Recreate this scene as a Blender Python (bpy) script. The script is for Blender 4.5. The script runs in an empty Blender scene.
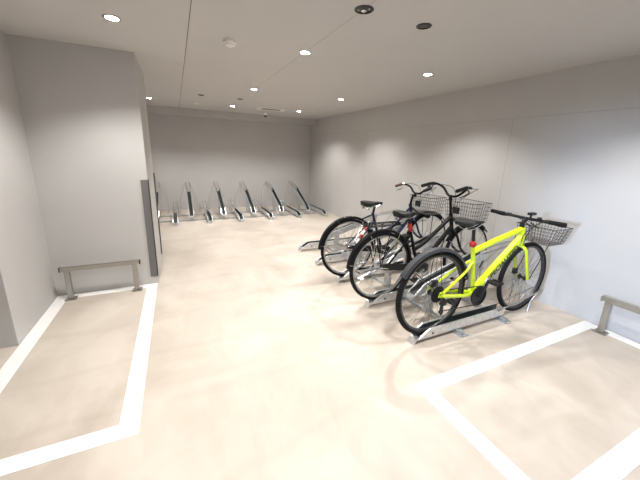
import bpy, bmesh, math, random
from mathutils import Vector, Matrix
random.seed(7)
S = bpy.context.scene
C = S.collection
PI = math.pi

# ------------------------------------------------------------------ materials
MATS = {}
def mat(name, col, rough=.5, metal=0., var=0., scale=8., bump=0., bscale=60., coat=0., emit=None, alpha=1., spec=.5, stretch=None):
    if name in MATS: return MATS[name]
    m = bpy.data.materials.new(name); m.use_nodes = True
    nt = m.node_tree; b = nt.nodes['Principled BSDF']
    b.inputs['Roughness'].default_value = rough
    b.inputs['Metallic'].default_value = metal
    b.inputs['Coat Weight'].default_value = coat
    b.inputs['Specular IOR Level'].default_value = spec
    tc = nt.nodes.new('ShaderNodeTexCoord')
    mp = nt.nodes.new('ShaderNodeMapping'); nt.links.new(tc.outputs['Object'], mp.inputs['Vector'])
    if stretch: mp.inputs['Scale'].default_value = stretch
    n = nt.nodes.new('ShaderNodeTexNoise'); n.inputs['Scale'].default_value = scale; n.inputs['Detail'].default_value = 5
    nt.links.new(mp.outputs['Vector'], n.inputs['Vector'])
    r = nt.nodes.new('ShaderNodeValToRGB')
    r.color_ramp.elements[0].position = .3; r.color_ramp.elements[1].position = .7
    c0 = [max(0, c*(1-var)) for c in col]; c1 = [min(1, c*(1+var)) for c in col]
    r.color_ramp.elements[0].color = (*c0, 1); r.color_ramp.elements[1].color = (*c1, 1)
    nt.links.new(n.outputs['Fac'], r.inputs['Fac']); nt.links.new(r.outputs['Color'], b.inputs['Base Color'])
    if bump:
        n2 = nt.nodes.new('ShaderNodeTexNoise'); n2.inputs['Scale'].default_value = bscale
        nt.links.new(tc.outputs['Object'], n2.inputs['Vector'])
        bp = nt.nodes.new('ShaderNodeBump'); bp.inputs['Strength'].default_value = bump; bp.inputs['Distance'].default_value = .002
        nt.links.new(n2.outputs['Fac'], bp.inputs['Height']); nt.links.new(bp.outputs['Normal'], b.inputs['Normal'])
    if emit:
        b.inputs['Emission Color'].default_value = (*emit[0], 1); b.inputs['Emission Strength'].default_value = emit[1]
    if alpha < 1: b.inputs['Alpha'].default_value = alpha
    MATS[name] = m
    return m

def floor_material():
    m = bpy.data.materials.new('sealed_concrete_floor'); m.use_nodes = True
    nt = m.node_tree; N = nt.nodes; L = nt.links; b = N['Principled BSDF']
    tc = N.new('ShaderNodeTexCoord')
    def noise(scale, detail, dist, sc=(1, 1, 1), rot=0):
        mp = N.new('ShaderNodeMapping'); mp.inputs['Scale'].default_value = sc; mp.inputs['Rotation'].default_value = (0, 0, rot)
        L.new(tc.outputs['Object'], mp.inputs['Vector'])
        n = N.new('ShaderNodeTexNoise'); n.inputs['Scale'].default_value = scale
        n.inputs['Detail'].default_value = detail; n.inputs['Distortion'].default_value = dist
        L.new(mp.outputs['Vector'], n.inputs['Vector']); return n
    a = noise(1.3, 6, .9); c = noise(4.5, 7, 1.6, (1, .55, 1), .5); d = noise(30, 4, 0)
    r1 = N.new('ShaderNodeValToRGB'); e = r1.color_ramp.elements
    e[0].position = .33; e[0].color = (*FLOOR_D, 1); e[1].position = .62; e[1].color = (*FLOOR_L, 1)
    L.new(a.outputs['Fac'], r1.inputs['Fac'])
    r2 = N.new('ShaderNodeValToRGB'); e = r2.color_ramp.elements
    e[0].position = .32; e[0].color = (.935, .92, .905, 1); e[1].position = .6; e[1].color = (1, 1, 1, 1)
    L.new(c.outputs['Fac'], r2.inputs['Fac'])
    mx = N.new('ShaderNodeMix'); mx.data_type = 'RGBA'; mx.blend_type = 'MULTIPLY'; mx.inputs[0].default_value = 1
    L.new(r1.outputs['Color'], mx.inputs[6]); L.new(r2.outputs['Color'], mx.inputs[7])
    # faint swept trowel arcs
    w = N.new('ShaderNodeTexWave'); w.wave_type = 'RINGS'; w.inputs['Scale'].default_value = .55; w.inputs['Distortion'].default_value = 6
    w.inputs['Detail'].default_value = 3; w.inputs['Detail Scale'].default_value = .8
    mpw = N.new('ShaderNodeMapping'); mpw.inputs['Location'].default_value = (-1.2, -1.7, 0); L.new(tc.outputs['Object'], mpw.inputs['Vector']); L.new(mpw.outputs['Vector'], w.inputs['Vector'])
    r3 = N.new('ShaderNodeValToRGB'); e = r3.color_ramp.elements
    e[0].position = 0; e[0].color = (.90, .885, .87, 1); e[1].position = .07; e[1].color = (1, 1, 1, 1)
    L.new(w.outputs['Fac'], r3.inputs['Fac'])
    mx2 = N.new('ShaderNodeMix'); mx2.data_type = 'RGBA'; mx2.blend_type = 'MULTIPLY'; mx2.inputs[0].default_value = .4
    L.new(mx.outputs[2], mx2.inputs[6]); L.new(r3.outputs['Color'], mx2.inputs[7])
    L.new(mx2.outputs[2], b.inputs['Base Color'])
    rr = N.new('ShaderNodeMapRange'); rr.inputs[3].default_value = .28; rr.inputs[4].default_value = .5
    L.new(c.outputs['Fac'], rr.inputs[0]); L.new(rr.outputs[0], b.inputs['Roughness'])
    bp = N.new('ShaderNodeBump'); bp.inputs['Strength'].default_value = .08; bp.inputs['Distance'].default_value = .003
    L.new(d.outputs['Fac'], bp.inputs['Height']); L.new(bp.outputs['Normal'], b.inputs['Normal'])
    b.inputs['Specular IOR Level'].default_value = .35
    return m
FLOOR_D = (.470, .412, .352); FLOOR_L = (.575, .515, .450)

WALL = mat('grey_wall_paint', (.51, .50, .49), .75, var=.02, scale=3, bump=.15, bscale=120)
COLM = WALL
CEIL = mat('ceiling_paint', (.54, .525, .51), .8, var=.015, scale=2, bump=.1, bscale=90)
JOINT = mat('dark_joint_line', (.16, .15, .145), .9)  # dark line colour of the ceiling board joint
PAINT = mat('white_floor_paint', (.84, .83, .815), .55, var=.03, scale=12)
STEEL = mat('galvanised_steel', (.74, .76, .78), .30, .85, var=.14, scale=30, bump=.1, bscale=70)
STEELD = mat('galvanised_steel_flat', (.55, .57, .59), .42, .8, var=.12, scale=22)
STAIN = mat('brushed_stainless_steel', (.40, .38, .35), .3, .9, var=.06, scale=18, stretch=(1, 1, 8))
RUB = mat('tyre_rubber', (.012, .012, .013), .75, spec=.15, var=.15, scale=40, bump=.3, bscale=200)
BLK = mat('black_plastic', (.013, .013, .015), .5, spec=.3, var=.1, scale=30)
BLKP = mat('black_gloss_paint', (.006, .006, .007), .45, var=.05, coat=.04, spec=.15)
NAVY = mat('dark_blue_paint', (.007, .016, .05), .35, var=.06, coat=.1, spec=.25)
SAD = mat('saddle_vinyl', (.014, .014, .016), .55, spec=.3, var=.1, bump=.3, bscale=90)
NEON = mat('neon_yellow_paint', (.62, .80, .010), .28, var=.02, coat=.6)
RIMA = mat('aluminium_rim', (.72, .72, .73), .3, 1., var=.04)
RIMB = mat('black_rim', (.03, .03, .033), .35, var=.1)
CHR = mat('chrome', (.72, .72, .73), .16, 1., var=.03)
WIRE = mat('black_wire_coating', (.05, .05, .052), .4, .3, var=.1)
WIREG = mat('grey_wire_coating', (.13, .13, .135), .35, .7, var=.1)
FEND = mat('grey_resin_mudguard', (.042, .044, .05), .55, spec=.3, var=.05)
REDL = mat('red_reflector', (.36, .008, .008), .25, coat=.4, var=.05)
WHT = mat('white_label', (.85, .85, .85), .5, var=.02)
DGUARD = mat('dark_grey_corner_guard', (.145, .14, .138), .6, var=.04)
SPK = mat('dark_speckle', (.5, .5, .5), .3, var=.05)
WHP = mat('white_plastic', (.80, .78, .75), .5, var=.02)
LAMP = mat('lamp_lens', (1, 1, 1), .4, emit=((1, .965, .91), 60))
LDARK = mat('lamp_recess_black', (.02, .021, .021), .35, var=.2, scale=20)
LETT = mat('black_lettering', (.02, .03, .01), .4)
TRAY = mat('tray_lining_with_shade', (.035, .042, .042), .35, var=.1)  # channel interior colour, with the tyre's shadow put into the dark tone
RODS = mat('galvanised_round_bar', (.42, .43, .44), .4, .9, var=.1)
LPATCH = mat('lens_and_glint_white', (.8, .8, .78), .25, var=.05)  # lamp glass, and the reflections modelled as dots on a mudguard

# ------------------------------------------------------------------ geometry helpers
class MB:
    def __init__(s): s.v = []; s.f = []
    def add(s, vs, fs):
        k = len(s.v); s.v += [tuple(v) for v in vs]; s.f += [tuple(i+k for i in f) for f in fs]; return s
    def box(s, x0, x1, y0, y1, z0, z1):
        return s.add([(x0,y0,z0),(x1,y0,z0),(x1,y1,z0),(x0,y1,z0),(x0,y0,z1),(x1,y0,z1),(x1,y1,z1),(x0,y1,z1)],
              [(3,2,1,0),(4,5,6,7),(0,1,5,4),(1,2,6,5),(2,3,7,6),(3,0,4,7)])
    def sweep(s, pts, prof, closed=False, cap=True, up=(0,1,0), scales=None):
        """sweep a 2D profile [(u,w)] along pts; u along side vector, w along the third"""
        P = [Vector(p) for p in pts]; n = len(P); m = len(prof); vs = []; up = Vector(up)
        side = None
        for i in range(n):
            a = P[i-1] if (i > 0 or closed) else P[i]; b = P[(i+1) % n] if (i < n-1 or closed) else P[i]
            t = (b-a).normalized()
            if side is None:
                side = up.cross(t)
                if side.length < .05: side = Vector((0.3,.1,1)).cross(t)
            side = (side - t*side.dot(t))
            if side.length < 1e-6: side = t.orthogonal()
            side.normalize(); nn = t.cross(side)
            k = scales[i] if scales else 1
            for (u, w) in prof: vs.append(P[i] + side*u*k + nn*w*k)
        fs = []
        for i in range(n if closed else n-1):
            j = (i+1) % n
            for q in range(m): fs.append((i*m+q, i*m+(q+1) % m, j*m+(q+1) % m, j*m+q))
        if cap and not closed:
            fs.append(tuple(reversed(range(m)))); fs.append(tuple((n-1)*m+q for q in range(m)))
        return s.add(vs, fs)
    def tube(s, pts, r, seg=10, closed=False, r2=None):
        prof = [(r*math.cos(2*PI*k/seg), r*math.sin(2*PI*k/seg)) for k in range(seg)]
        sc = None
        if r2 is not None: sc = [1+(r2/r-1)*i/(len(pts)-1) for i in range(len(pts))]
        return s.sweep(pts, prof, closed, scales=sc)
    def ovaltube(s, pts, ru, rw, seg=12, scales=None):
        return s.sweep(pts, [(ru*math.cos(2*PI*k/seg), rw*math.sin(2*PI*k/seg)) for k in range(seg)], scales=scales)
    def ring(s, c, R, prof, n=48, a0=0, a1=2*PI):
        """profile (radial offset, y) swept round an axis parallel to y"""
        full = abs(a1-a0-2*PI) < 1e-6; cnt = n if full else n+1; vs = []; m = len(prof)
        for i in range(cnt):
            a = a0+(a1-a0)*i/n
            for (dr, dy) in prof: vs.append((c[0]+(R+dr)*math.cos(a), c[1]+dy, c[2]+(R+dr)*math.sin(a)))
        fs = []
        for i in range(n):
            j = (i+1) % cnt
            for q in range(m): fs.append((i*m+q, i*m+(q+1) % m, j*m+(q+1) % m, j*m+q))
        if not full: fs.append(tuple(reversed(range(m)))); fs.append(tuple(n*m+q for q in range(m)))
        return s.add(vs, fs)
    def lathe(s, c, prof, axis='z', n=28):
        """prof: (radius, height) pairs, revolved"""
        vs = []; m = len(prof)
        for i in range(n):
            a = 2*PI*i/n
            for (r, h) in prof:
                p = (r*math.cos(a), r*math.sin(a), h)
                if axis == 'y': p = (p[0], p[2], p[1])
                if axis == 'x': p = (p[2], p[0], p[1])
                vs.append((c[0]+p[0], c[1]+p[1], c[2]+p[2]))
        fs = []
        for i in range(n):
            j = (i+1) % n
            for q in range(m-1): fs.append((i*m+q, j*m+q, j*m+q+1, i*m+q+1))
        fs.append(tuple(i*m for i in reversed(range(n)))); fs.append(tuple(i*m+m-1 for i in range(n)))
        return s.add(vs, fs)
    def prism(s, poly, y0, y1):
        """poly in (x,z) extruded along y"""
        m = len(poly)
        vs = [(x, y0, z) for x, z in poly]+[(x, y1, z) for x, z in poly]
        fs = [tuple(range(m)), tuple(reversed(range(m, 2*m)))]+[(q, q+m, (q+1) % m+m, (q+1) % m) for q in range(m)]
        return s.add(vs, fs)
    def build(s, name, m, parent=None, smooth=False, bevel=0, label=None, loc=None):
        me = bpy.data.meshes.new(name); me.from_pydata(s.v, [], s.f)
        bm = bmesh.new(); bm.from_mesh(me); bmesh.ops.recalc_face_normals(bm, faces=bm.faces); bm.to_mesh(me); bm.free()
        me.materials.append(m)
        if smooth:
            me.shade_smooth()
            me.set_sharp_from_angle(angle=math.radians(42))
        o = bpy.data.objects.new(name, me); C.objects.link(o)
        if parent: o.parent = parent
        if loc: o.location = loc
        if bevel:
            b = o.modifiers.new('bevel', 'BEVEL'); b.width = bevel; b.segments = 2; b.limit_method = 'ANGLE'
        if label: o['label'] = label
        return o

def thing(name, label, cat, loc=(0,0,0), rz=0, group=None):
    o = bpy.data.objects.new(name, None); C.objects.link(o); o.empty_display_size = .1
    o.location = loc; o.rotation_euler = (0,0,rz); o['label'] = label; o['category'] = cat
    if group: o['group'] = group
    return o
def tag(o, label, cat, group=None):
    o['label'] = label; o['category'] = cat
    if group: o['group'] = group
    return o
def struct(o): o['kind'] = 'structure'; return o
def dup(root, loc, rz=None, label=None, group=None):
    def cp(o, parent):
        c = o.copy(); C.objects.link(c)
        if parent: c.parent = parent
        for ch in list(o.children): cp(ch, c)
        return c
    r = cp(root, None); r.location = loc
    if rz is not None: r.rotation_euler = (0,0,rz)
    if label: r['label'] = label
    if group: r['group'] = group
    return r
def smooth_path(pts, n=6):
    """Catmull-Rom"""
    P = [Vector(p) for p in pts]; P = [2*P[0]-P[1]]+P+[2*P[-1]-P[-2]]; out = []
    for i in range(1, len(P)-2):
        for k in range(n):
            t = k/n; a, b, c, d = P[i-1:i+3]
            out.append(.5*((2*b)+(c-a)*t+(2*a-5*b+4*c-d)*t*t+(3*b-a-3*c+d)*t**3))
    out.append(P[-2]); return out

# ------------------------------------------------------------------ room
XR = 3.385; XL = -1.15; CH = 2.287; YC = 3.527; YB = 7.92; YN = -2.8; XF = -3.1; XC = -.2725; YW = 2.68; YCE = 4.45
FM = floor_material()
struct(MB().box(XF-.2, XR+.2, YN-.2, YB+.2, -.12, 0).build('floor', FM))
struct(MB().box(XF-.2, XR+.2, YN-.2, YB+.2, CH, CH+.12).build('ceiling', CEIL))
struct(MB().box(XR, XR+.15, YN-.15, YB+.15, 0, CH).build('wall_right', WALL))
struct(MB().box(XF-.15, XR, YB, YB+.15, 0, CH).build('wall_back', WALL))
wl = MB()                                   # wall block on the left, its camera-side face and its inner corner
wl.box(XF, XL, YW, YC, 0, CH)
struct(wl.build('wall_left', WALL))
struct(MB().box(XF, XC, YC, YCE, 0, CH).build('wall_partition', WALL))
struct(MB().box(-1.33, -1.18, YCE, YB, 0, CH).build('wall_recess', WALL))
# rear wall behind the viewer and the outer side wall with the street doorway
struct(MB().box(XF-.15, XR, YN-.15, YN, 0, CH).build('wall_rear', WALL))
dw = MB(); dw.box(XF-.15, XF, YN, -1.7, 0, CH); dw.box(XF-.15, XF, -.20, YW, 0, CH); dw.box(XF-.15, XF, -1.7, -.20, 2.05, CH)
struct(dw.build('wall_outer', WALL))
dfm = MB(); dfm.box(XF-.16, XF+.01, -.24, -.20, 0, 2.05); dfm.box(XF-.16, XF+.01, -1.7, -1.66, 0, 2.05); dfm.box(XF-.16, XF+.01, -1.7, -.2, 2.01, 2.05)
struct(dfm.build('door_1', STAIN))
# shallow downstand beam along the far wall
struct(MB().box(-1.18, XR, 7.59, YB, 2.145, CH).build('trim_1', WALL))
# ceiling board joints and right wall reveal lines
jm = MB(); jm.box(.149, .154, YN, 7.59, CH-.0015, CH+.002)
struct(jm.build('trim_2', JOINT))
struct(MB().box(1.080, 1.0835, YN, 7.59, CH-.001, CH+.002).build('trim_3', mat('filled_joint', (.44,.425,.41), .85)))
g = MB(); g.box(XR-.0012, XR+.01, -2.8, YB, 1.882, 1.886)
for y in (-.6, 2.275, 5.15): g.box(XR-.0012, XR+.01, y, y+.004, 0, 1.884)
struct(g.build('trim_4', mat('panel_joint', (.36,.345,.335), .85)))
def corner_guard(y0, y1, x0, x1, z0, z1):
    return struct(MB().box(x0, x1, y0, y1, z0, z1).build('trim_5', DGUARD, bevel=.004))
# rubber corner guards on the partition
mbg = MB(); mbg.box(-.336, XC+.006, YC-.010, YC, .085, 1.125); mbg.box(XC, XC+.006, YC-.010, YC+.06, .085, 1.125)
struct(mbg.build('trim_5', DGUARD))
mbg = MB(); mbg.box(XC, XC+.014, YCE-.05, YCE+.014, .05, 1.13); mbg.box(XC-.06, XC+.014, YCE, YCE+.014, .05, 1.13)
struct(mbg.build('trim_6', DGUARD))

# painted bay lines (thin paint film on the floor)
def outline(name, rects, label, group=None):
    m = MB()
    for r in rects: m.box(*r, .0002, .0022)
    return tag(m.build(name, PAINT), label, 'floor marking', group)
def L_frame(xa, xb, ya, yb, w, sides):
    r = []
    if 'f' in sides: r.append((xa, xb, ya, ya+w))
    if 'b' in sides: r.append((xa, xb, yb-w, yb))
    if 'l' in sides: r.append((xa, xa+w, ya+(w if 'f' in sides else 0), yb-(w if 'b' in sides else 0)))
    if 'r' in sides: r.append((xb-w, xb, ya+(w if 'f' in sides else 0), yb-(w if 'b' in sides else 0)))
    return r
outline('bay_outline', L_frame(-1.145, -.281, 1.522, 3.52, .098, 'fblr'),
        'white painted bay outline on the floor at left, in front of the partition wall')
outline('bay_outline', L_frame(1.294, 3.375, .366, 1.228, .098, 'fblr'),
        'white painted bay outline on the floor at right, beside the yellow bicycle')

# ------------------------------------------------------------------ low barriers
def barrier(label, loc, rz, L, capcol=BLK):
    t = thing('floor_barrier', label, 'barrier', loc, rz, None)
    m = MB(); m.sweep([(-L/2, 0, .305), (L/2, 0, .305)], [(-.021,-.017),(.021,-.017),(.021,.017),(-.021,.017)])
    m.build('rail', STAIN, t, bevel=.005)
    for s in (-1, 1):
        x = s*(L/2-.05)
        MB().sweep([(x, 0, .008), (x, 0, .289)], [(-.021,-.020),(.021,-.020),(.021,.020),(-.021,.020)]).build('post', STAIN, t, bevel=.005)
        b = MB(); b.box(x-.045, x+.045, -.042, .042, .0005, .0085)
        fl = b.build('base_plate', STAIN, t, bevel=.001)
        for dx in (-.031, .031): MB().lathe((x+dx, -.028, .0087), [(.0085, 0), (.0085, .005), (.005, .009)], n=10).build('bolt', CHR, fl)
        MB().box(s*L/2-.002 if s > 0 else s*L/2-.004, s*L/2+.004 if s > 0 else s*L/2+.002, -.0215, .0215, .2835, .3265).build('end_cap', capcol, t, bevel=.001, label='dark end cap')
    return t
bl = barrier('low stainless steel barrier rail in front of the grey partition wall at left', (-.737, 3.41, 0), 0, .65)
MB().box(-.028, .028, -.0045, .0045, .3222, .3232).build('sticker', WHT, bl, label='small white sticker', loc=(0, -.010, .0005))
barrier('low stainless steel barrier rail by the right wall', (3.27, .785, 0), PI/2, .66, STAIN)

# ------------------------------------------------------------------ ceiling fittings
def disc(name, x, y, r0, z0, z1, m, parent=None, seg=28):
    return MB().lathe((x, y, 0), [(r0, z0), (r0, z1)], n=seg).build(name, m, parent)
def downlight(x, y, label, on=True):
    t = thing('downlight', label, 'ceiling light', (x, y, CH), 0, None)
    MB().lathe((0,0,0), [(.046,-.0005),(.056,-.0005),(.056,-.004),(.050,-.007),(.046,-.005)], n=32).build('trim_ring', CHR if on else LDARK, t, True)
    return t
ON = [(-.318, 2.70, 'bright downlight above the left floor bay, nearest to the viewer on that side'),
      (1.079, 2.687, 'bright downlight in the middle of the ceiling, front row'),
      (2.465, 2.671, 'bright downlight above the yellow bicycle, front row right'),
      (1.072, 4.563, 'bright downlight in the middle of the ceiling, second row'),
      (2.451, 4.534, 'bright downlight in the second row, near the right wall'),
      (-.346, 6.45, 'bright downlight in the recess just beyond the partition wall'),
      (1.088, 6.50, 'bright downlight in the third row, centre of the far end'),
      (2.433, 6.34, 'bright downlight in the far right corner of the ceiling')]
def downlight_unit(x, y, label):
    t = thing('downlight', label, 'ceiling light', (x, y, CH))
    MB().ring((0,0,0), .048, [(-.008,-.0),(.008,-.0),(.008,.004),(-.008,.007)], n=32).build('trim_ring', CHR, t, True)
    t.children[0].rotation_euler = (-PI/2, 0, 0)
    MB().lathe((0,0,0), [(.038,-.0065),(.038,-.001)], n=28).build('lens', LAMP, t)
    return t
LIGHTS = []
for x, y, lb in ON: downlight_unit(x, y, lb); LIGHTS.append((x, y))
for x, y, lb in [(-.318, .8, 'a'), (1.08, .8, 'b'), (2.465, .8, 'c'), (-1.8, -1.1,'h')]: LIGHTS.append((x, y))
for i, (x, y) in enumerate(LIGHTS):
    l = bpy.data.lights.new('downlight_beam', 'SPOT'); l.energy = 98; l.color = (1, .975, .94)
    l.spot_size = math.radians(128); l.spot_blend = .6; l.shadow_soft_size = .045
    o = bpy.data.objects.new('downlight_beam', l); o.location = (x, y, CH-.02); C.objects.link(o)

def dark_fitting(x, y, r, label, bulb):
    t = thing('recessed_fitting', label, 'ceiling fitting', (x, y, CH))
    rg = MB().ring((0,0,0), r-.006, [(-.006,0),(.006,0),(.006,.004),(-.006,.007)], n=32).build('trim_ring', LDARK, t, True); rg.rotation_euler = (-PI/2,0,0)
    MB().lathe((0,0,0), [(r-.008,-.003),(r-.008,-.0006)], n=28).build('cover', LDARK, t)
    if bulb:
        MB().lathe((0,0,0), [(.018,-.0035),(.017,-.010),(.008,-.014)], n=18).build('bulb', CHR, t, True, label='pale glass bulb')
        for a in (1.0, 2.6, 5.3): MB().lathe((.033*math.cos(a), .033*math.sin(a), 0), [(.006,-.0035),(.004,-.008)], n=10).build('screw', CHR, t)
    return t
dark_fitting(1.085, 1.77, .058, 'dark round recessed ceiling fitting with a pale bulb showing in its centre', True)
dark_fitting(1.558, 1.775, .05, 'plain dark round recessed ceiling fitting, nearest to the right wall', False)
dark_fitting(.447, 5.56, .05, 'small dark round recessed fitting far down the ceiling, left one of two', False)
dark_fitting(1.065, 5.56, .05, 'small dark round recessed fitting far down the ceiling, right one of two', False)
t = thing('smoke_detector', 'white round smoke detector on the ceiling, nearer one', 'smoke detector', (.46, 2.75, CH))
MB().lathe((0,0,0), [(.05,0),(.05,-.018),(.046,-.020)], n=28).build('base', WHP, t, True)
MB().lathe((0,0,0), [(.040,-.0205),(.036,-.034),(.014,-.040),(.012,-.044)], n=28).build('sensor_head', WHP, t, True)
t = thing('smoke_detector', 'small white detector on the ceiling at the far end', 'smoke detector', (.447, 6.55, CH))
MB().lathe((0,0,0), [(.05,0),(.05,-.012),(.046,-.014)], n=24).build('base', WHP, t, True)
MB().lathe((0,0,0), [(.036,-.0145),(.03,-.026),(.012,-.03)], n=24).build('sensor_head', WHP, t, True)
t = thing('ceiling_vent', 'flat rectangular pale ceiling vent near the far wall', 'vent', (1.854, 6.43, CH))
m = MB(); m.box(-.30,.30,-.15,-.10,-.012,-.0005); m.box(-.30,.30,.10,.15,-.012,-.0005); m.box(-.30,-.2,-.1,.1,-.012,-.0005); m.box(.2,.30,-.1,.1,-.012,-.0005)
m.build('frame', WHP, t)
m = MB()
for k in range(6): m.box(-.2,.2,-.095+.034*k,-.078+.034*k,-.010,-.002)
m.build('louvres', mat('vent_dark', (.22,.21,.2), .6), t)
t = thing('security_camera', 'small white security camera on the ceiling by the far wall', 'camera', (1.93, 7.15, CH))
MB().lathe((0,0,0), [(.05,0),(.05,-.05),(.046,-.056)], n=24).build('body', WHP, t, True)
MB().lathe((0,0,0), [(.038,-.0565),(.035,-.075),(.02,-.088),(.004,-.092)], n=24).build('dome', BLK, t, True, label='dark dome lens')

# ------------------------------------------------------------------ cycle racks (local: x runs inwards from the open front end)
def rod(mb, pts, r=.0065, seg=8): return mb.tube(pts, r, seg)
def channel(mb, p0, p1, w, h, th=.0035, lip=.012, nose=True):
    """folded steel channel between two floor-line points p=(x,z)"""
    x0, z0 = p0; x1, z1 = p1
    for s in (-1, 1):
        yo = s*w/2; ya, yb = sorted((yo, yo-s*th))
        poly = [(x0, z0), (x1, z1), (x1, z1+h), (x0+(.12 if nose else 0.01), z0+h+(z1-z0)*.1), (x0+.01, z0+.022)]
        mb.prism(poly, ya, yb)
        # outward rolled lip along the top
        ya, yb = sorted((yo, yo+s*lip))
        d = .12 if nose else .01
        mb.prism([(x0+d, z0+h+(z1-z0)*.1-.004), (x1, z1+h-.004), (x1, z1+h), (x0+d, z0+h+(z1-z0)*.1)], ya, yb)
        mb.prism([(x0+.012, z0+.018), (x0+d, z0+h+(z1-z0)*.1-.004), (x0+d, z0+h+(z1-z0)*.1), (x0+.010, z0+.022)], ya, yb)
    mb.prism([(x0, z0), (x1, z1), (x1, z1+th), (x0, z0+th)], -w/2, w/2)
def hoop(mb, xs, zs, xe, ze, w, r=.0065):
    """long U of round bar that holds the wheel"""
    pts = [(xs, -w/2, zs), (xe-.03, -w/2, ze-.008), (xe-.008, -w/2+.008, ze), (xe, -w/2+.03, ze+.002), (xe, w/2-.03, ze+.002), (xe-.008, w/2-.008, ze), (xe-.03, w/2, ze-.008), (xs, w/2, zs)]
    mb.tube(pts, r, 8)
def strip(t, x0, z0, x1, z1, hh):
    h0, h1 = hh
    m = MB().prism([(x0, z0), (x1, z1), (x1, z1+.006), (x0, z0+.006)], -.033, .033)
    for y in (-.0335, .0315): m.prism([(x0, z0+.006), (x1, z1+.006), (x1, z1+h1), (x0+.08, z0+h0), (x0, z0+.03)], y, y+.002)
    m.build('wheel_tray', TRAY, t, label='dark wheel tray lining, shade painted into its tone')
def low_rack(label, L, hz, group=None):
    t = thing('bicycle_rack', label, 'bicycle rack', (0,0,0), 0, group)
    cl = L*.66
    m = MB(); channel(m, (0, .034), (cl, .038), .076, .086); m.build('channel', STEEL, t)
    # small raised ramp lip closing the front
    m = MB(); m.prism([(-.028, .002), (-.012, .050), (.006, .056), (.006, .030), (-.012, .002)], -.033, .033)
    m.build('front_lip', STEEL, t)
    m = MB(); m.ring((.165, 0, .066), .0105, [(-.0105,-.0385),(0,-.0385),(0,-.037),(-.0105,-.037)], n=16)
    m.build('lock_hole', BLK, t, label='dark oval lock hole')
    m = MB(); hoop(m, cl-.09, .10, L, hz, .082)
    rod(m, [(L-.07, -.041, hz-.010), (L-.16, -.043, .10), (L-.18, -.045, .006)])
    rod(m, [(L-.07, .041, hz-.010), (L-.16, .043, .10), (L-.18, .045, .006)])
    m.build('wheel_hoop', RODS, t, True)
    strip(t, .05, .044, cl-.01, .048, (.072, .074))
    for x in (R1, R2):
        m = MB(); m.box(x-.03, x+.03, -.05, .05, .0305, .034); m.build('foot_plate', STEELD, t)
    return t
def high_rack(label, L, f, fz, tz, group=None):
    t = thing('bicycle_rack', label, 'bicycle rack', (0,0,0), 0, group)
    sl = (tz-fz)/(L-f); ce = f+(L-f)*.68; cz = fz+(ce-f)*sl
    m = MB(); channel(m, (f, fz), (ce, cz), .076, .095); m.build('channel', STEEL, t)
    m = MB(); m.prism([(f-.012, fz-.012), (f, fz+.022), (f+.004, fz+.020), (f+.004, fz-.012)], -.038, .038); m.build('front_lip', STEEL, t)
    m = MB(); hoop(m, ce-.09, cz+.055, L, tz, .082)
    m.build('wheel_hoop', RODS, t, True)
    strip(t, f+.03, fz+.018, ce-.01, cz+.008, (.070, .085))
    for x in (max(R1, f+.03), R2):
        m = MB(); zt = fz+(x-f)*sl
        m.box(x-.025, x+.025, -.0335, -.0300, .034, zt); m.box(x-.025, x+.025, .0300, .0335, .034, zt); m.box(x-.025, x-.0215, -.03, .03, .034, zt)
        m.build('post', STEELD, t)
        MB().box(x-.035, x+.035, -.05, .05, .0305, .034).build('foot_plate', STEELD, t)
    for s in (-1, 1):
        m = MB(); rod(m, [(L-.03, s*.046, tz-.01), (L-.16, s*.175, .32), (L-.17, s*.185, .28), (L-.17, s*.185, .004)], .005)
        m.build('side_brace', RODS, t, True)
    return t
# right-hand row: racks run in +X, open ends towards the aisle
R1, R2 = .46, 1.02
X0 = 1.615; LOWY = [1.588, 2.222, 2.84, 3.43, 4.05]; HIY = [1.905, 2.53, 3.14, 3.77]
RG = None
lowlab = ['low galvanised rack channel on the floor holding the yellow bicycle',
          'low galvanised rack channel holding the black bicycle behind the yellow one',
          'low galvanised rack channel holding the bicycle farthest from the viewer',
          'empty low galvanised rack on the floor, just beyond the farthest bicycle',
          'empty low galvanised rack on the floor, last of the row of bicycles']
proto = low_rack(lowlab[0], 1.58, .20); proto.location = (X0, LOWY[0], 0)
for y, lb in zip(LOWY[1:], lowlab[1:]): dup(proto, (X0, y, 0), 0, lb)
hilab = ['raised sloping galvanised rack between the yellow bicycle and the black one',
         'raised sloping galvanised rack between the two black city bicycles',
         'raised sloping galvanised rack just beyond the farthest bicycle',
         'raised sloping galvanised rack at the far end of the bicycle row']
proto = high_rack(hilab[0], 1.56, .22, .215, .60); proto.location = (X0, HIY[0], 0)
for y, lb in zip(HIY[1:], hilab[1:]): dup(proto, (X0, y, 0), 0, lb)
def floor_rail(p0, p1, label, dirx):
    m = MB()
    (xa, ya), (xb, yb) = p0, p1
    if dirx: m.box(xa, xb, ya-.022, ya+.022, .0005, .030)
    else: m.box(xa-.022, xa+.022, ya, yb, .0005, .030)
    o = m.build('floor_rail', STEELD, bevel=.002); tag(o, label, 'rail')
    return o
rl = []
for x, lb in ((X0+R1, 'flat galvanised floor rail under the bicycle racks at right, nearer the aisle'), (X0+R2, 'flat galvanised floor rail under the bicycle racks at right, nearer the wall')):
    o = floor_rail((x, 1.50), (x, 4.2), lb, False)
    MB().box(x-.038, x+.038, 1.475, 1.56, .0003, .0006+.006).build('base_plate', STEELD, o, bevel=.001)
    m = MB()
    m.lathe((x, 1.485, .0068), [(.009,0),(.009,.006),(.005,.009)], n=10)
    m.build('bolt', CHR, o)
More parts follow.
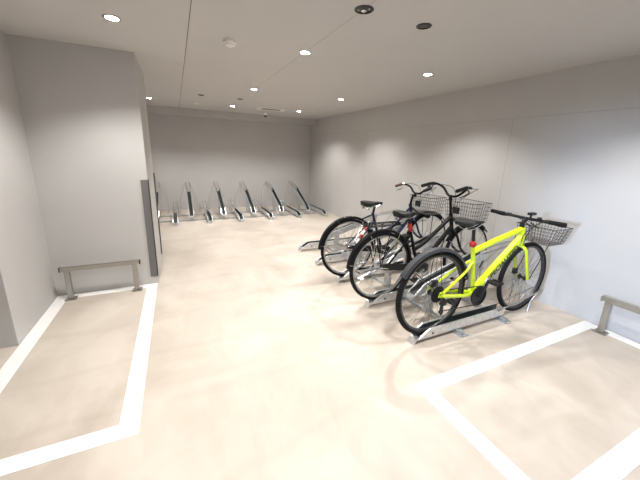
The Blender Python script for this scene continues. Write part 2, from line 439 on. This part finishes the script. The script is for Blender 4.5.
# back row: racks run in +Y
R1, R2 = .36, .90
YF = 6.25; LX = [-.09, .542, 1.16, 1.80, 2.455, 3.105]; HX = [-.42, .21, .84, 1.475, 2.13, 2.78]
ordn = ['leftmost', 'second from the left', 'third from the left', 'fourth from the left', 'fifth from the left', 'rightmost']
proto = None
for x, w in zip(LX, ordn):
    lb = 'low rack by the far wall, %s of the six low ones' % w
    if proto is None: proto = low_rack(lb, 1.56, .21, 'low racks by the far wall'); proto.location = (x, YF, 0); proto.rotation_euler = (0,0,PI/2)
    else: dup(proto, (x, YF, 0), PI/2, lb)
proto = None
for x, w in zip(HX, ordn):
    lb = 'tall sloping rack by the far wall, %s of the six tall ones' % w
    if proto is None: proto = high_rack(lb, 1.60, .27, .10, .665, 'tall racks by the far wall'); proto.location = (x, YF, 0); proto.rotation_euler = (0,0,PI/2)
    else: dup(proto, (x, YF, 0), PI/2, lb)
floor_rail((-.56, YF+R1), (3.2, YF+R1), 'flat galvanised floor rail under the far racks, nearer the viewer', True)
floor_rail((-.56, YF+R2), (3.2, YF+R2), 'flat galvanised floor rail under the far racks, nearer the wall', True)

# ------------------------------------------------------------------ bicycles (local: x forward, y to the rider's left, origin under the rear hub)
def wheel(t, kind, hub, R, tr, rimm, nsp=36, hubr=.02, hubw=.05, depth=.012):
    prof = [(tr*math.cos(2*PI*k/10), tr*math.sin(2*PI*k/10)) for k in range(10)]
    ty = MB().ring(hub, R-tr, prof, n=64).build(kind, RUB, t, True)
    rp = R-2*tr+.003
    MB().ring(hub, rp, [(0,-tr*.62),(.004,-tr*.75),(.004,tr*.75),(0,tr*.62),(-depth,tr*.45),(-depth,-tr*.45)], n=64).build('rim', rimm, ty, True)
    m = MB()
    for k in range(nsp):
        a = 2*PI*k/nsp; sd = 1 if k % 2 else -1; off = (.9 if (k//2) % 2 else -.9)
        p = (hub[0]+hubr*math.cos(a+off), hub[1]+sd*hubw*.5, hub[2]+hubr*math.sin(a+off))
        q = (hub[0]+(rp-depth+.002)*math.cos(a), hub[1]+sd*.002, hub[2]+(rp-depth+.002)*math.sin(a))
        m.tube([p, q], .0012, 4)
    m.build('spokes', CHR if rimm is RIMA else WIREG, ty)
    MB().lathe((hub[0], hub[1], hub[2]), [(.006,-hubw*.5-.02),(.006,-hubw*.5-.004),(hubr+.004,-hubw*.5-.003),(hubr+.004,-hubw*.5+.002),(hubr*.6,-hubw*.5+.006),(hubr*.6,hubw*.5-.006),(hubr+.004,hubw*.5-.002),(hubr+.004,hubw*.5+.003),(.006,hubw*.5+.004),(.006,hubw*.5+.02)], 'y', 20).build('hub', CHR if rimm is RIMA else BLK, ty, True)
    return ty
def fender(t, hub, R, a0, a1, w, m, name='mudguard'):
    prof = [(-.020,-w/2),(.002,-w*.36),(.006,0),(.002,w*.36),(-.020,w/2),(-.020,w/2-.002),(0,w*.34),(.003,0),(0,-w*.34),(-.020,-w/2+.002)]
    return MB().ring(hub, R, prof, n=40, a0=a0, a1=a1).build(name, m, t, True)
def wire_basket(t, x0, x1, y0, y1, z0, z1, tap, m, rw=.0019, nh=4, step=.03):
    def rect(f, z):
        a = tap*(1-f)
        return [(x0+a*.4, y0+a, z), (x1-a, y0+a, z), (x1-a, y1-a, z), (x0+a*.4, y1-a, z)]
    b = MB()
    for k in range(nh+1):
        f = k/nh; R = rect(f, z0+(z1-z0)*f)
        b.tube(R, .0038 if k == nh else rw, 6, closed=True)
    lo = rect(0, z0); hi = rect(1, z1)
    for k in range(4):
        A, B, A2, B2 = Vector(lo[k]), Vector(lo[(k+1) % 4]), Vector(hi[k]), Vector(hi[(k+1) % 4])
        n = max(2, int((B2-A2).length/step))
        for i in range(n): b.tube([A.lerp(B, i/n), A2.lerp(B2, i/n)], rw, 5)
    n = int((x1-x0)/.035)
    for i in range(1, n):
        f = i/n; p = Vector(lo[0]).lerp(Vector(lo[1]), f); q = Vector(lo[3]).lerp(Vector(lo[2]), f); b.tube([p, q], rw, 5)
    n = int((y1-y0)/.035)
    for i in range(1, n):
        f = i/n; p = Vector(lo[0]).lerp(Vector(lo[3]), f); q = Vector(lo[1]).lerp(Vector(lo[2]), f); b.tube([p, q], rw, 5)
    return b.build('basket', m, t)
def saddle(t, x0, x1, z, wr, comfy):
    L = x1-x0; n = 14; vs = []; m = MB(); prev = None
    for i in range(n+1):
        f = i/n
        w = wr*(1-f)**1.1*.5*(1 if f > .12 else (.75+.25*f/.12)) if f < .55 else 0
        # width profile: wide tail tapering to nose
        w = wr*.5*(math.exp(-((f-.2)/.28)**2)*.82+.18) * (1 if .04 < f < .97 else .72)
        h = (.034 if not comfy else .055)*(1-.45*f); top = z+.010*(1-f)**2+.004*math.sin(f*PI*2)+(.006 if f > .9 else 0)*-1
        x = x0+L*f
        sec = [(x, -w, top-h*.55), (x, -w*.94, top-h*.18), (x, -w*.55, top), (x, 0, top-.003), (x, w*.55, top), (x, w*.94, top-h*.18), (x, w, top-h*.55), (x, w*.75, top-h), (x, 0, top-h*.8), (x, -w*.75, top-h)]
        vs += sec
    k = 10; fs = []
    for i in range(n):
        for q in range(k): fs.append((i*k+q, i*k+(q+1) % k, (i+1)*k+(q+1) % k, (i+1)*k+q))
    fs.append(tuple(range(k))); fs.append(tuple(n*k+q for q in reversed(range(k))))
    m.add(vs, fs); o = m.build('saddle', SAD, t, True)
    r = MB()
    for s in (-1, 1):
        r.tube(smooth_path([(x0+L*.12, s*wr*.26, z-.03), (x0+L*.3, s*.024, z-.060), (x0+L*.6, s*.022, z-.058), (x0+L*.9, s*.012, z-.028)], 4), .0035, 6)
    r.build('saddle_rails', CHR, o, True)
    if comfy:
        r = MB()
        for s in (-1, 1): r.lathe((x0+L*.16, s*wr*.24, z-.085), [(.016, 0), (.018, .012), (.014, .02), (.018, .03), (.014, .038), (.016, .05)], n=12)
        r.build('springs', CHR, o, True)
    return o
def crank(t, bb, ang, L, m, yoff, pw=.05):
    for s in (-1, 1):
        a = ang+(PI if s > 0 else 0)
        y = s*yoff; e = (bb[0]+L*math.cos(a), y+s*.012, bb[2]+L*math.sin(a))
        c = MB(); c.sweep([(bb[0], y, bb[2]), e], [(-.012,-.007),(.012,-.007),(.012,.007),(-.012,.007)]); 
        co = c.build('crank_arm', m, t, bevel=.002)
        p = MB(); y0, y1 = sorted((e[1]+s*.012, e[1]+s*(.012+.085)))
        p.box(e[0]-.045, e[0]-.028, y0, y1, e[2]-.010, e[2]+.010); p.box(e[0]+.028, e[0]+.045, y0, y1, e[2]-.010, e[2]+.010)
        p.box(e[0]-.028, e[0]+.028, y0, y0+.012, e[2]-.008, e[2]+.008); p.box(e[0]-.028, e[0]+.028, y1-.012, y1, e[2]-.008, e[2]+.008)
        p.tube([(e[0], min(y0, e[1]), e[2]), (e[0], max(y1, e[1]), e[2])], .010, 8)
        p.build('pedal', BLK, co, bevel=.001)
    MB().tube([(bb[0], -yoff-.008, bb[2]), (bb[0], yoff+.008, bb[2])], .013, 12).build('bottom_bracket_axle', m, t)

def lettering(text, parent, m, size, p0, p1, y):
    """raised lettering on the outer face of a tube running from p0 to p1 in the x-z plane"""
    cu = bpy.data.curves.new('lettering', 'FONT'); cu.body = text; cu.size = size; cu.extrude = .0006
    cu.align_x = 'CENTER'; cu.align_y = 'CENTER'; cu.space_character = 1.05; cu.offset = .0022
    tmp = bpy.data.objects.new('tmp', cu); C.objects.link(tmp)
    dg = bpy.context.evaluated_depsgraph_get(); me = bpy.data.meshes.new_from_object(tmp.evaluated_get(dg))
    C.objects.unlink(tmp); bpy.data.objects.remove(tmp)
    me.materials.clear(); me.materials.append(m)
    w = max(v.co.x for v in me.vertices)-min(v.co.x for v in me.vertices)
    d = Vector((p1[0]-p0[0], 0, p1[1]-p0[1])); k = d.length/w; d.normalize()
    n = Vector((0, -1, 0)); up = n.cross(d)
    M = Matrix((( d.x, up.x, n.x, (p0[0]+p1[0])/2), (d.y, up.y, n.y, y), (d.z, up.z, n.z, (p0[1]+p1[1])/2), (0,0,0,1)))
    me.transform(M @ Matrix.Diagonal((k, 1.0, 1, 1)))
    o = bpy.data.objects.new('lettering', me); C.objects.link(o); o.parent = parent; return o

# ---- yellow sports bicycle
def sport_bike(loc, label):
    t = thing('bicycle', label, 'bicycle', loc)
    RH = (-.032, 0, .402); FH = (1.115, 0, .366); BB = (.445, 0, .325)
    wheel(t, 'rear_wheel', RH, .353, .020, RIMB, 32); wheel(t, 'front_wheel', FH, .346, .020, RIMB, 32)
    fr = MB()
    ST = (.352, 0, .775); HT = (.958, 0, .868); HB = (.990, 0, .690)
    fr.tube([BB, ST], .0175, 12)
    fr.ovaltube([(.362, 0, .705), (.60, 0, .768), (.955, 0, .850)], .026, .022)
    fr.ovaltube([(.972, 0, .775), (.955, 0, .755), (.72, 0, .568), (.45, 0, .345)], .037, .030, 16)
    fr.tube([HT, HB], .027, 14)
    fr.lathe(BB, [(.024,-.036),(.024,.036)], 'y', 16)
    for s in (-1, 1):
        fr.ovaltube(smooth_path([(BB[0]-.02, s*.022, BB[2]), (.30, s*.045, .345), (.02, s*.060, .395)], 4), .016, .010, 10)
        fr.ovaltube(smooth_path([(.368, s*.012, .62), (.25, s*.045, .555), (.02, s*.062, .425)], 4), .010, .011, 10)
        fr.prism([(-.03,.395),(.035,.385),(.05,.40),(.03,.44),(-.015,.435)], s*.062-.003, s*.062+.003)
    f = fr.build('frame', NEON, t, True)
    lettering('SPECIALIZED', f, LETT, .066, (.575, .440), (.90, .703), -.0312)
    lb = MB(); 
    d = Vector((.24, 0, .19)).normalized(); nrm = Vector((-d.z, 0, d.x))
    c0 = Vector((.565, -.0045, .440))
    lb.sweep([c0-d*.028+Vector((0,-.0262,0)), c0+d*.028+Vector((0,-.0262,0))], [(-.016,-.001),(.016,-.001),(.016,.001),(-.016,.001)], up=(0,1,0))
    lb.build('frame_sticker', WHT, f, label='small white sticker')
    # fork
    fk = MB(); fk.tube([(.984,0,.72), (.996,0,.675)], .02, 12)
    for s in (-1, 1):
        fk.ovaltube(smooth_path([(.994, s*.012, .690), (1.005, s*.046, .655), (1.045, s*.054, .52), (1.10, s*.056, .372)], 5), .017, .012, 10)
    fk.build('fork', NEON, t, True)
    # cockpit
    st = MB(); st.tube([(.956,0,.868), (.948,0,.915)], .019, 12); st.tube([(.950,0,.908), (1.005,0,.945)], .016, 12)
    st.build('stem', BLK, t, True)
    hb = MB(); hb.tube(smooth_path([(.965,.315,.958), (.985,.2,.952), (1.005,.06,.945), (1.005,-.06,.945), (.985,-.2,.952), (.965,-.315,.958)], 5), .013, 12)
    h = hb.build('handlebar', BLK, t, True)
    for s in (-1, 1):
        MB().tube([(.966, s*.318, .958), (.980, s*.195, .952)], .0185, 12).build('grip', RUB, h, True)
        b = MB(); b.box(.985, 1.02, s*.17-.02, s*.17+.02, .935, .965); b.build('lever_clamp', BLK, h, bevel=.003)
        b = MB(); b.tube(smooth_path([(1.01, s*.16, .945), (1.045, s*.2, .93), (1.04, s*.25, .925), (1.03, s*.29, .93)], 4), .006, 8); b.build('brake_lever', BLK, h, True)
    b = MB(); b.tube([(.99,-.035,.955),(.99,-.035,.985)], .009, 8); b.box(.965,1.035,-.055,-.015,.982,1.004); b.build('handlebar_lamp', BLK, h, bevel=.003)
    b = MB(); b.lathe((.985,-.11,.962), [(.018,0),(.02,.008),(.012,.016)], n=14); b.build('bell', BLK, h, True)
    cb = MB()
    for s in (-1, 1):
        cb.tube(smooth_path([(1.02, s*.15, .95), (1.08, s*.10, .93), (1.05, s*.03, .85), (.99, s*.03, .78), (.975, s*.030, .70)], 5), .0028, 6)
        cb.tube(smooth_path([(1.015, s*.13, .945), (1.06, s*.06, .90), (.96, s*.034, .82), (.93, s*.032, .74)], 5), .0028, 6)
    cb.build('control_cables', BLK, t, True)
    # seat
    MB().tube([(.355,0,.76), (.330,0,.915)], .0138, 12).build('seat_post', BLK, t, True)
    s_ = MB(); s_.lathe((.353,0,.762), [(.022,-.008),(.022,.012)], n=14); s_.build('seat_clamp', BLK, t, True)
    saddle(t, .150, .430, .965, .15, False)
    # drivetrain (right side = -y)
    m = MB(); m.lathe((BB[0], -.055, BB[2]), [(.082,-.003),(.086,-.0015),(.086,.0015),(.082,.003)], 'y', 36)
    cr = m.build('chainring', BLK, t)
    m = MB(); m.ring((BB[0], -.064, BB[2]), .088, [(-.012,-.002),(.002,-.002),(.002,.002),(-.012,.002)], n=36); m.build('chain_guard_ring', BLK, cr)
    crank(t, BB, math.radians(70), .155, BLK, .078)
    m = MB()
    for i, r in enumerate((.070, .063, .055, .047, .040, .032)): m.lathe((0, -.028-.0045*i, RH[2]), [(r-.003,-.0014),(r,-.0006),(r,.0006),(r-.003,.0014)], 'y', 28)
    m.build('cassette', BLK, t)
    m = MB()
    m.tube([(0,-.05,RH[2]+.043), (BB[0],-.055,BB[2]+.084)], .0045, 6)
    m.tube([(.02,-.052,.262), (BB[0],-.055,BB[2]-.084)], .0045, 6)
    m.ring((BB[0],-.055,BB[2]), .084, [(-.004,-.004),(.004,-.004),(.004,.004),(-.004,.004)], n=20, a0=-PI/2, a1=PI/2)
    m.build('chain', BLK, t)
    m = MB(); m.box(-.012,.032,-.095,-.070,.335,.375); m.tube([(.008,-.078,.39),(.02,-.078,.345)], .012, 8); m.prism([(.005,.35),(.03,.345),(.04,.25),(.018,.235),(.002,.26)], -.068, -.062)
    m.lathe((.018,-.056,.335), [(.018,-.003),(.018,.003)], 'y', 14); m.lathe((.022,-.056,.262), [(.018,-.003),(.018,.003)], 'y', 14)
    m.build('rear_derailleur', BLK, t)
    for H in (RH, FH):
        m = MB(); m.ring((H[0], .040, H[2]), .078, [(-.014,-.001),(.002,-.001),(.002,.001),(-.014,.001)], n=36)
        for k in range(6):
            a = k*PI/3; m.tube([(H[0]+.018*math.cos(a), .040, H[2]+.018*math.sin(a)), (H[0]+.066*math.cos(a+.4), .040, H[2]+.066*math.sin(a+.4))], .003, 5)
        m.build('brake_disc', STEELD, t)
        q = 1 if H is RH else -1
        m = MB(); m.box(H[0]-.085 if q < 0 else H[0]+.03, H[0]-.03 if q < 0 else H[0]+.09, .030, .058, H[2]+.03, H[2]+.085); m.build('brake_caliper', BLK, t, bevel=.006)
    # mudguard with stays
    g = fender(t, RH, .374, math.radians(12), math.radians(150), .062, FEND)
    m = MB()
    for s in (-1, 1):
        m.tube([(-.01, s*.07, .415), (.371*math.cos(math.radians(140)), s*.028, RH[2]+.371*math.sin(math.radians(140)))], .0025, 6)
        m.tube([(.0, s*.07, .42), (.371*math.cos(math.radians(95)), s*.028, RH[2]+.371*math.sin(math.radians(95)))], .0025, 6)
    m.build('mudguard_stays', BLK, g)
    # red light on the seat tube
    m = MB(); m.lathe((.322, -.022, .778), [(.004,-.030),(.019,-.022),(.026,-.008),(.026,.008),(.019,.022),(.004,.030)], 'x', 18); m.build('rear_light', REDL, t, True, label='red oval rear light')
    # basket
    bk = wire_basket(t, 1.13, 1.39, -.185, .155, .715, .865, .035, WIRE, nh=5, step=.028)
    m = MB()
    m.tube([(1.02,.03,.91),(1.14,.03,.85)], .006, 6); m.tube([(1.02,-.03,.91),(1.14,-.03,.85)], .006, 6)
    for s in (-1, 1): m.tube([(1.105, s*.068, .375), (1.30, s*.075, .714)], .0035, 6)
    m.build('basket_bracket', BLK, bk)
    return t

# ---- black city bicycles
def city_bike(loc, label, paint, variant):
    t = thing('bicycle', label, 'bicycle', loc)
    RH = (-.02, 0, .402); FH = (1.155, 0, .402); BB = (.455, 0, .335)
    R = .342
    wheel(t, 'rear_wheel', RH, R, .0185, RIMA, 36, hubr=.026); wheel(t, 'front_wheel', FH, R, .0185, RIMA, 36)
    fr = MB()
    HT = (.832, 0, .875); HB = (.885, 0, .690)
    fr.tube([HT, HB], .021, 12)
    fr.tube([BB, (.285, 0, .80)], .0155, 12)
    if variant == 0:
        fr.ovaltube(smooth_path([(.842,0,.845), (.66,0,.70), (.50,0,.585), (.375,0,.53)], 4), .021, .021)
        fr.ovaltube(smooth_path([(.872,0,.735), (.70,0,.56), (.58,0,.43), (BB[0],0,BB[2]+.005)], 4), .023, .023)
    else:
        fr.ovaltube(smooth_path([(.842,0,.835), (.66,0,.66), (.50,0,.54), (.385,0,.50)], 4), .016, .016)
        fr.ovaltube(smooth_path([(.872,0,.735), (.70,0,.54), (.58,0,.42), (BB[0],0,BB[2]+.005)], 4), .021, .021)
    fr.lathe(BB, [(.023,-.036),(.023,.036)], 'y', 16)
    for s in (-1, 1):
        fr.ovaltube(smooth_path([(BB[0]-.02, s*.022, BB[2]), (.30, s*.048, .345), (.0, s*.062, .40)], 4), .010, .009, 8)
        fr.ovaltube(smooth_path([(.315, s*.014, .70), (.20, s*.045, .60), (.0, s*.064, .41)], 4), .0075, .0075, 8)
    fr.build('frame', paint, t, True)
    fk = MB(); fk.tube([(.884,0,.695), (.892,0,.665)], .019, 12)
    for s in (-1, 1):
        fk.ovaltube(smooth_path([(.885, s*.010, .688), (.905, s*.050, .655), (.985, s*.056, .50), (1.08, s*.056, .42), (1.155, s*.056, .405)], 5), .013, .010, 10)
    fk.build('fork', paint, t, True)
    sx, sz = (.0, .0) if variant == 0 else (.10, -.055)
    st = MB(); st.tube([(.833,0,.87), (.795+sx*.7,0,1.045+sz)], .0135, 12); st.tube([(.802+sx,0,1.02+sz), (.795+sx,0,1.05+sz), (.81+sx,0,1.062+sz)], .018, 10); st.build('stem', BLKP, t, True)
    hb = MB()
    q = lambda P: [(x+sx, y, z+sz) for x, y, z in P]
    bw, bs, bh = (.225, 0, .008) if variant == 0 else (.25, .08, -.012)
    BAR = [(.625+bs,bw,1.140+bh), (.71+bs*.8,bw,1.160+bh), (.785+bs*.3,bw-.028,1.162+bh), (.83,.14,1.132+bh*.5), (.82,.06,1.070), (.81,0,1.06)]
    hb.tube(smooth_path(q(BAR+[(x, -y, z) for x, y, z in BAR[-2::-1]]), 5), .0125, 10)
    h = hb.build('handlebar', BLKP, t, True)
    for s in (-1, 1):
        MB().tube(q([(.61+bs, s*bw, 1.136+bh), (.715+bs*.8, s*bw, 1.160+bh)]), .0175, 12).build('grip', RUB if s < 0 or variant == 0 else mat('dark_red_grip', (.09,.03,.025), .5), h, True)
        b = MB(); b.tube(q([(.73+bs*.7, s*(bw-.003), 1.162+bh), (.765+bs*.5, s*(bw-.018), 1.162+bh)]), .019, 10); b.tube(smooth_path(q([(.755+bs*.5, s*(bw-.01), 1.145+bh), (.765+bs*.6, s*(bw+.012), 1.12+bh), (.71+bs, s*(bw+.018), 1.095+bh), (.64+bs, s*(bw+.018), 1.078+bh)]), 4), .006, 8); b.build('brake_lever', CHR if variant else BLK, h, True)
    b = MB(); b.lathe(q([(.82,-.19,1.155)])[0], [(.024,0),(.026,.008),(.02,.02),(.006,.026)], n=16); b.build('bell', BLK, h, True)
    cb = MB()
    cb.tube(smooth_path(q([(.77,bw-.02,1.15+bh), (.90,.22,1.155), (.95,.12,1.13), (.90,.02,1.02), (.87,.03,.90)]), 5), .003, 6)
    cb.tube(smooth_path(q([(.77,-bw+.02,1.15+bh), (.90,-.22,1.155), (.95,-.12,1.11), (.90,-.02,1.0), (.865,-.03,.89)]), 5), .003, 6)
    cb.build('control_cables', BLK, t, True)
    ex = .02 if variant == 0 else .045
    MB().tube([(.292,0,.78), (.262+ex,0,.872)], .0135, 12).build('seat_post', BLK, t, True)
    if variant == 0:
        MB().sweep([(.289,0,.69),(.272,0,.765)], [(.020*math.cos(2*PI*k/12), .022*math.sin(2*PI*k/12)) for k in range(12)]).build('red_light', REDL, t, True, label='red light clipped to the seat tube', loc=(.010,-.012,.045))
    saddle(t, .10+ex, .365+ex, .925, .21, True)
    # chain case and cranks
    cc = MB(); cc.prism([(-.045,.41),(-.035,.392),(0,.385),(.30,.342),(.42,.300),(.49,.295),(.53,.32),(.535,.37),(.50,.40),(.42,.412),(.20,.425),(0,.450),(-.035,.440)], -.078, -.056)
    cc.build('chain_case', BLK, t, bevel=.006)
    crank(t, BB, math.radians(-155 if variant == 0 else 150), .16, CHR, .085)
    # full mudguards
    g = fender(t, RH, .367, math.radians(-6), math.radians(176), .056, BLKP)
    if variant == 1:
        d = MB()
        for a in (20, 62, 75, 88, 104, 122, 134, 152): d.lathe((.374*math.cos(math.radians(a)), -.014, RH[2]+.374*math.sin(math.radians(a))), [(.004,-.004),(.005,0),(.002,.003)], n=8)
        d.build('painted_glints', LPATCH, g, label='small white dots painted as glints')  # white dots modelled in place of light reflections on the mudguard
    g2 = fender(t, FH, .367, math.radians(40), math.radians(152), .050, BLKP)
    for gg, H, aa in ((g, RH, (170, 115, 60)), (g2, FH, (150, 50))):
        m = MB()
        for s in (-1, 1):
            for a in aa: m.tube([(H[0], s*.066, H[2]), (H[0]+.365*math.cos(math.radians(a)), s*.026, H[2]+.365*math.sin(math.radians(a)))], .0026, 6)
        m.build('mudguard_stays', CHR, gg, True)
    # rear carrier
    m = MB()
    zc = .822
    m.tube([(.27,-.03,zc-.01),(.22,-.065,zc),(-.10,-.070,zc),(-.16,-.05,zc),(-.17,0,zc),(-.16,.05,zc),(-.10,.070,zc),(.22,.065,zc),(.27,.03,zc-.01)], .006, 8)
    for y in (-.024, .024): m.tube([(.22,y,zc),(-.165,y,zc)], .0045, 6)
    for x in (.14, .02, -.09): m.tube([(x,-.068,zc),(x,.068,zc)], .0045, 6)
    for s in (-1, 1):
        m.tube([(0,s*.068,.425),(.09,s*.068,zc)], .005, 6); m.tube([(0,s*.068,.425),(-.10,s*.068,zc)], .005, 6)
    if variant == 0: m.build('rear_carrier', BLKP, t, True, loc=(-.06,0,0))
    # red and white reflective sleeves on the seat stay
    if variant == 1:
        for f0, f1, mm, nm in ((.20,.36,WHT,'white_stay_sleeve'),(.38,.50,REDL,'red_stay_sleeve'),(.52,.66,WHT,'white_stay_sleeve'),(.68,.80,REDL,'red_stay_sleeve')):
            A = Vector((0,-.066,.412)); B = Vector((.250,-.032,.70))
            MB().tube([A.lerp(B,f0), A.lerp(B,f1)], .014, 10).build(nm, mm, t, True)
    # folded stand: two legs and a spring-lock foot
    m = MB()
    for s in (-1, 1): m.tube(smooth_path([(.02,s*.078,.40),(-.10,s*.088,.425),(-.24,s*.09,.415),(-.30,s*.085,.400)], 4), .007, 8)
    m.tube([(-.30,-.085,.400),(-.30,.085,.400)], .007, 8)
    m.build('kickstand', CHR, t, True)
    # rear band brake / hub cover
    MB().lathe((0,.052,RH[2]), [(.045,-.012),(.048,-.008),(.048,.010),(.03,.014)], 'y', 24).build('drum_brake', STEELD, t, True)
    m = MB(); m.ring((.285 if variant == 0 else .28, 0, .62), .04, [(-.008,-.03),(.008,-.03),(.008,.03),(-.008,.03)], n=20, a0=.4, a1=5.9)
    m.build('frame_lock', CHR if variant else BLK, t, True, loc=(-.02,0,.035))
    # basket on bracket
    bz, bx = (.995, .02) if variant == 0 else (.965, .07)
    bk = wire_basket(t, .905+bx, 1.20+bx*.6, -.175, .175, bz-.205, bz, .022, WIREG, nh=5, step=.03)
    m = MB(); m.box(.915+bx,1.17+bx*.6,-.10,.10,bz-.220,bz-.208) ; m.tube([(.845,0,.84),(.93+bx,0,bz-.215)], .010, 8)
    for s in (-1, 1): m.tube([(1.155,s*.068,.405),(1.10+bx*.6,s*.085,bz-.222)], .0045, 6)
    m.build('basket_bracket', BLK, bk)
    m = MB(); m.box(.890+bx,.903+bx,-.03,.055,bz-.125,bz-.055) ; m.build('basket_plate', BLK, bk, bevel=.004, label='black square plate on the rear of the basket')
    # head lamp
    m = MB(); m.lathe((1.045,0,.742), [(.012,-.03),(.028,0),(.030,.03)], 'x', 18); hl = m.build('head_lamp', BLK, t, True, loc=(.025,-.055,-.02))
    MB().lathe((1.0765,0,.742), [(.026,0),(.020,.005)], 'x', 18).build('lamp_lens', LPATCH, hl)
    if variant == 1:
        m = MB(); m.box(.400,.403,-.020,.012,.875,.940); m.tube([(.4015,-.003,.94),(.380,-.003,.965)], .0018, 5)
        tg = m.build('hang_tag', WHP, t, label='small pale tag hanging from the saddle nose', loc=(0.03,0,-.05))
    return t

sport_bike((1.785, 1.588, 0), 'neon yellow sports bicycle with black wire basket, parked nearest to the viewer')
city_bike((1.735, 2.222, 0), 'black city bicycle with front basket and rear carrier, parked behind the yellow one', BLKP, 0)
city_bike((1.733, 2.84, 0), 'dark blue city bicycle with painted glints on black mudguard, farthest of the three parked', NAVY, 1)

# ------------------------------------------------------------------ daylight from the street doorway
a = bpy.data.lights.new('street_daylight', 'AREA'); a.shape = 'RECTANGLE'; a.size = .45; a.size_y = .5; a.energy = 700; a.color = (.56, .72, 1)
o = bpy.data.objects.new('street_daylight', a); C.objects.link(o); o.location = (-7.0, -1.55, 2.25)
o.rotation_euler = Vector((1, .2, -.12)).to_track_quat('-Z', 'Y').to_euler()

w = bpy.data.worlds.new('world'); S.world = w; w.use_nodes = True
nt = w.node_tree; sky = nt.nodes.new('ShaderNodeTexSky'); sky.sky_type = 'NISHITA'; sky.sun_disc = False; sky.sun_elevation = math.radians(40)
nt.links.new(sky.outputs['Color'], nt.nodes['Background'].inputs['Color']); nt.nodes['Background'].inputs['Strength'].default_value = .15

# ------------------------------------------------------------------ camera
F, yaw, pitch, roll, dcy = CAMP = (301.383, .4444, .2465, .0339, -11.466)
cy, sy, cp, sp, cr, sr = math.cos(yaw), math.sin(yaw), math.cos(pitch), math.sin(pitch), math.cos(roll), math.sin(roll)
fwd = Vector((sy*cp, cy*cp, -sp)); right = Vector((cy, -sy, 0)); up = right.cross(fwd)
r_ = right*cr+up*sr; u_ = -right*sr+up*cr
cam = bpy.data.cameras.new('camera'); co = bpy.data.objects.new('camera', cam); C.objects.link(co)
cam.sensor_width = 36; cam.lens = F/640*36; cam.shift_y = dcy/640; cam.clip_start = .05
M = Matrix(((r_.x, u_.x, -fwd.x, 0), (r_.y, u_.y, -fwd.y, 0), (r_.z, u_.z, -fwd.z, 1.45), (0,0,0,1)))
co.matrix_world = M
S.camera = co
S.view_settings.view_transform = 'Standard'; S.view_settings.look = 'None'; S.view_settings.gamma = 1
S.view_settings.exposure = .22
